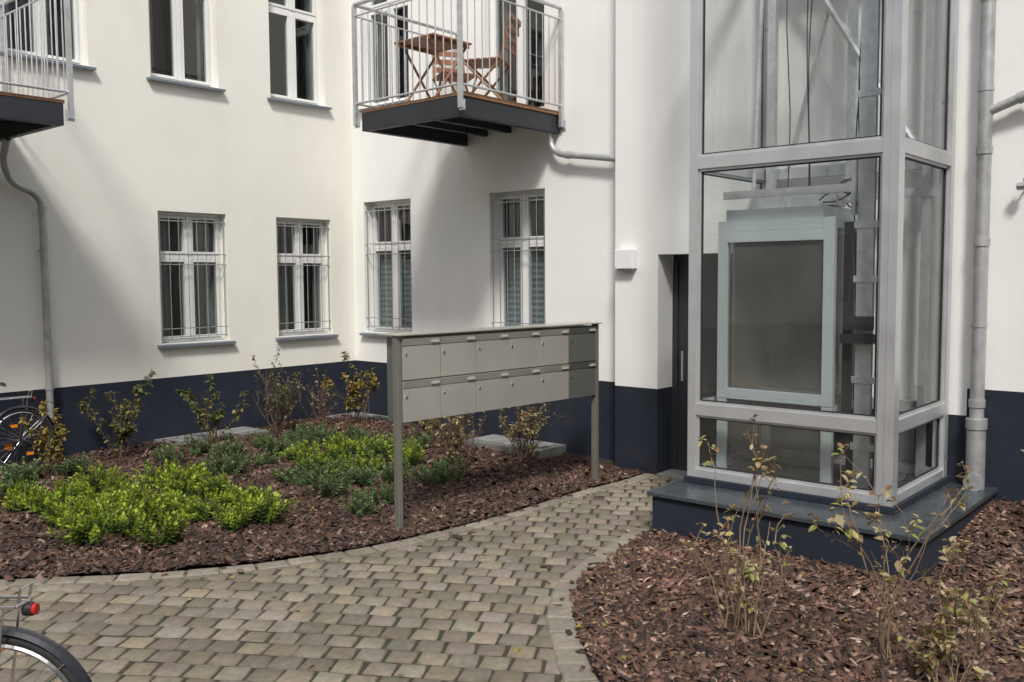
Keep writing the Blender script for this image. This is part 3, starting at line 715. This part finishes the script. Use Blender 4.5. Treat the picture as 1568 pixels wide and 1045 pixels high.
def cover_mesh(kind, seed):
    r=random.Random(seed); mb=MB()
    ns = 32 if kind=='lime' else 22
    for i in range(ns):
        az=r.uniform(0,2*math.pi); tilt=r.uniform(.05,1.0)**.8; h=r.uniform(.12,.24)
        b=Vector((math.cos(az),math.sin(az),0))*r.uniform(0,.08)
        d=Vector((math.cos(az)*math.sin(tilt),math.sin(az)*math.sin(tilt),math.cos(tilt)))
        pts=[b+d*h*k/3+Vector((0,0,.02*(k/3)**2)) for k in range(4)]
        mb.tube(pts,.0025,3,0,(.09,.10,.04),cap=False)
        nl=20
        tone=r.uniform(.7,1.2)
        for k in range(nl):
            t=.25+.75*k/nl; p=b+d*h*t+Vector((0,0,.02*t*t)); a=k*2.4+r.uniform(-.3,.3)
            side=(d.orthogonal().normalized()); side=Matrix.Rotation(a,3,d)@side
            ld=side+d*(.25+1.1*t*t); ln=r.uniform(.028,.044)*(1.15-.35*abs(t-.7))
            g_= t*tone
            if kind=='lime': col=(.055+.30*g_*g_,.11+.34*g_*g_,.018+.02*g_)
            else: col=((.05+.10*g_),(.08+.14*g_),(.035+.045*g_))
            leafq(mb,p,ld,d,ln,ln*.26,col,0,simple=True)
    o=mb.build(kind+'_plant',[M['leaf']],None,link=False); return o.data
lime=[cover_mesh('lime',s) for s in range(6)]; sage=[cover_mesh('sage',s+50) for s in range(4)]
gc=empty('ground_cover_plants')
def scatter(poly,meshes,sp,seed,smin,smax,drop=.12):
    r=random.Random(seed); xs=[p_[0] for p_ in poly]; ys=[p_[1] for p_ in poly]; i=0
    y=min(ys)
    while y<max(ys):
        x=min(xs)+(i%2)*sp/2
        while x<max(xs):
            xx,yy_=x+r.uniform(-.13,.13),y+r.uniform(-.13,.13)
            if bool(inside(poly,np.array([xx]),np.array([yy_]))[0]) and r.random()>drop:
                o=bpy.data.objects.new('plant',r.choice(meshes)); scene.collection.objects.link(o); o.parent=gc
                s_=r.uniform(smin,smax); o.location=(xx,yy_,float(hL(xx,yy_))-.01); o.rotation_euler=(r.uniform(-.1,.1),r.uniform(-.1,.1),r.uniform(0,6.28)); o.scale=(s_,s_,s_*r.uniform(.8,1.1))
            x+=sp
        y+=sp*.87; i+=1
scatter([(2.2,8.3),(2.6,7.2),(3.25,6.35),(4.35,6.0),(4.75,6.5),(4.35,7.5),(4.2,8.1),(3.2,8.4)],lime,.37,1,.85,1.3,.10)
scatter([(5.1,7.1),(6.7,6.75),(6.85,7.5),(5.7,7.95)],lime,.40,2,.75,1.1,.15)
scatter([(2.7,8.6),(4.5,7.9),(5.0,6.6),(5.6,6.2),(6.4,6.2),(7.2,7.6),(7.3,8.3),(6.3,8.9),(3.6,9.0)],sage,.42,3,.75,1.2,.22)
scatter([(4.9,5.9),(5.4,5.9),(5.5,6.4),(5.0,6.5)],sage,.35,5,.7,.95,.1)

def shrub(name,loc,h,spread,nst,leafn,pal,seed,ls=.05,lean=(0,0),low=.25,branch=3,stemcol=(.12,.075,.05),r0=.006):
    r=random.Random(seed); mb=MB()
    def go(p,d,ln,rad,lvl):
        n=8; pts=[p.copy()]; rs=[rad]
        for k in range(n):
            d=(d+Vector((r.gauss(0,.13),r.gauss(0,.13),.05+r.gauss(0,.07)))).normalized(); p=p+d*ln/n; pts.append(p.copy()); rs.append(rad*(1-.6*(k+1)/n))
            t=(k+1)/n
            if lvl<2 and t>.3 and r.random()<branch/7.:
                az=r.uniform(0,6.28); dd=(d+Vector((math.cos(az),math.sin(az),.1))*.8).normalized()
                go(p.copy(),dd,ln*r.uniform(.15,.42),rad*.6,lvl+1)
            if t>low or lvl>0:
                for _ in range(2):
                    if r.random()<leafn*(.4+t*.8):
                        az=r.uniform(0,6.28); ld=Vector((math.cos(az),math.sin(az),r.uniform(-.9,.5)))
                        c=r.choice(pal); v=r.uniform(.75,1.25); s_=ls*r.uniform(.45,1.15)
                        leafq(mb,p.copy(),ld,Vector((r.uniform(-.6,.6),r.uniform(-.6,.6),1)),s_,s_*r.uniform(.2,.34),(c[0]*v,c[1]*v,c[2]*v),1)
        if r.random()<leafn*1.6:
            for _ in range(3):
                az=r.uniform(0,6.28); c=r.choice(pal); s_=ls*r.uniform(.5,1.0)
                leafq(mb,p.copy(),Vector((math.cos(az),math.sin(az),r.uniform(.1,1.2))),Vector((0,0,1)),s_,s_*.33,c,1)
        v=r.uniform(.8,1.3); mb.tube(pts,rs,5 if rad>.004 else 4,0,tuple(c*v for c in stemcol),cap=False)
    for i in range(nst):
        az=2*math.pi*i/nst+r.uniform(-.4,.4); tl=r.uniform(.15,1)*spread
        go(Vector((r.uniform(-.06,.06),r.uniform(-.06,.06),-.02)),Vector((math.cos(az)*tl+lean[0],math.sin(az)*tl+lean[1],1)).normalized(),h*r.uniform(.45,1.05),r0*r.uniform(.7,1.2),0)
    o=mb.build(name,[M['twig'],M['leaf']],None); o.location=loc; return o
YEL=[(.36,.27,.05),(.26,.24,.05),(.16,.17,.04),(.40,.29,.08),(.16,.10,.04)]
TAN=[(.36,.28,.15),(.26,.17,.09),(.46,.39,.22),(.20,.13,.07),(.26,.28,.07),(.42,.37,.15)]
GRN=[(.11,.15,.04),(.16,.17,.05),(.25,.20,.06),(.08,.11,.035)]
zl=lambda x,y: float(hL(x,y))
for i,(x,y,h,sp,n,lf,pal,ls) in enumerate([
    (4.50,9.30,.74,.45,11,.50,GRN,.06),(5.48,9.15,.66,.5,11,.45,GRN,.06),(6.42,9.3,.85,.5,18,.14,GRN,.045),(6.9,9.05,.75,.45,14,.05,TAN,.04),
    (7.42,8.95,.80,.6,12,.55,YEL,.06),(3.62,8.95,.60,.4,9,.5,YEL,.055),(6.75,6.6,.72,.95,26,.06,TAN,.045),(7.5,6.3,.74,.7,20,.12,TAN,.05),(7.35,7.6,.6,.6,14,.15,TAN,.045)]):
    shrub('hydrangea_shrub' if lf>.3 else 'bare_shrub',(x,y,zl(x,y)),h,sp,n,lf,pal,100+i,ls,branch=3.8 if lf<.3 else 2.4)
zr_=lambda x,y: float(hR(x,y))
for i,(x,y,h,sp,n,lf,pal,ls,ln) in enumerate([
    (4.56,2.29,1.02,.17,9,.26,TAN,.055,(-.05,.08)),(4.60,2.22,.55,.45,5,.25,TAN,.05,(.0,.0)),(4.74,1.56,.94,.24,10,.28,TAN,.055,(-.02,.05)),(4.55,1.22,.62,.45,9,.30,TAN,.055,(.05,-.02)),
    (7.3,1.25,.5,.4,8,.15,TAN,.04,(0,0)),(7.2,.5,.55,.4,8,.2,TAN,.045,(0,0)),(4.9,.3,.8,.4,10,.3,TAN,.055,(0,0))]):
    shrub('hydrangea_shrub',(x,y,zr_(x,y)),h,sp,n,lf,pal,200+i,ls,lean=ln,branch=2.2,stemcol=(.20,.14,.09),r0=.0055,low=.35)

fl=MB(); r=random.Random(4)
for i in range(620):
    if r.random()<.62: x,y=r.uniform(3.4,7.6),r.uniform(.2,3.6); ok=bool(inside(bedR,np.array([x]),np.array([y]))[0]); z=float(hR(x,y))+.02
    elif r.random()<.75: x,y=r.uniform(2,7.8),r.uniform(5.1,9.4); ok=bool(inside(bedL,np.array([x]),np.array([y]))[0]); z=float(hL(x,y))+.02
    else: x,y=r.uniform(1,7),r.uniform(1.5,6.); ok=not(bool(inside(bedR,np.array([x]),np.array([y]))[0]) or bool(inside(bedL,np.array([x]),np.array([y]))[0])); z=.008
    if not ok or (x>6 and 1.7<y<3.85): continue
    c=r.choice(TAN+YEL[:1]); az=r.uniform(0,6.28); s_=r.uniform(.02,.055)
    leafq(fl,Vector((x,y,z)),Vector((math.cos(az),math.sin(az),r.uniform(-.1,.2))),Vector((r.uniform(-.3,.3),r.uniform(-.3,.3),1)),s_,s_*.4,c,0)
fl.build('fallen_leaves',[M['leaf']],None)
dc=MB(); dc.tube([(2.78,6.22,.0),(2.78,6.22,.045)],.06,20); dc.tube([(2.78,6.22,.045),(2.78,6.22,.052)],.045,20); dc.build('garden_drain_cap',[M['black']],None)

# ------------------------------------------------------------------ light
sx,sy=-.76,-.65; elv=math.radians(49)
w=bpy.data.worlds.new('World'); scene.world=w; w.use_nodes=True
nt=w.node_tree; bg=nt.nodes['Background']; sk=nt.nodes.new('ShaderNodeTexSky'); sk.sky_type='NISHITA'; sk.sun_disc=False
sk.sun_elevation=elv; sk.sun_rotation=math.atan2(sx,sy); sk.dust_density=2.5; sk.air_density=1.0
nt.links.new(sk.outputs[0],bg.inputs['Color']); bg.inputs['Strength'].default_value=.15
sd=bpy.data.lights.new('sun','SUN'); sd.energy=3.1; sd.angle=math.radians(9); sd.color=(1,.965,.91)
so=bpy.data.objects.new('sun',sd); scene.collection.objects.link(so)
dirv=Vector((-sx*math.cos(elv),-sy*math.cos(elv),-math.sin(elv))); so.rotation_euler=dirv.to_track_quat('-Z','Y').to_euler()

# ------------------------------------------------------------------ camera
cd=bpy.data.cameras.new('camera'); cd.lens=32.26; cd.sensor_width=36; cd.clip_start=.05; cd.clip_end=600
co=bpy.data.objects.new('camera',cd); scene.collection.objects.link(co)
co.matrix_world=Matrix.Translation((0,0,2.0))@Matrix.Rotation(math.radians(-49.2),4,'Z')@Matrix.Rotation(math.radians(90-3.95),4,'X')@Matrix.Rotation(math.radians(-.35),4,'Z')
scene.camera=co
scene.view_settings.view_transform='Standard'; scene.view_settings.look='None'; scene.view_settings.exposure=0
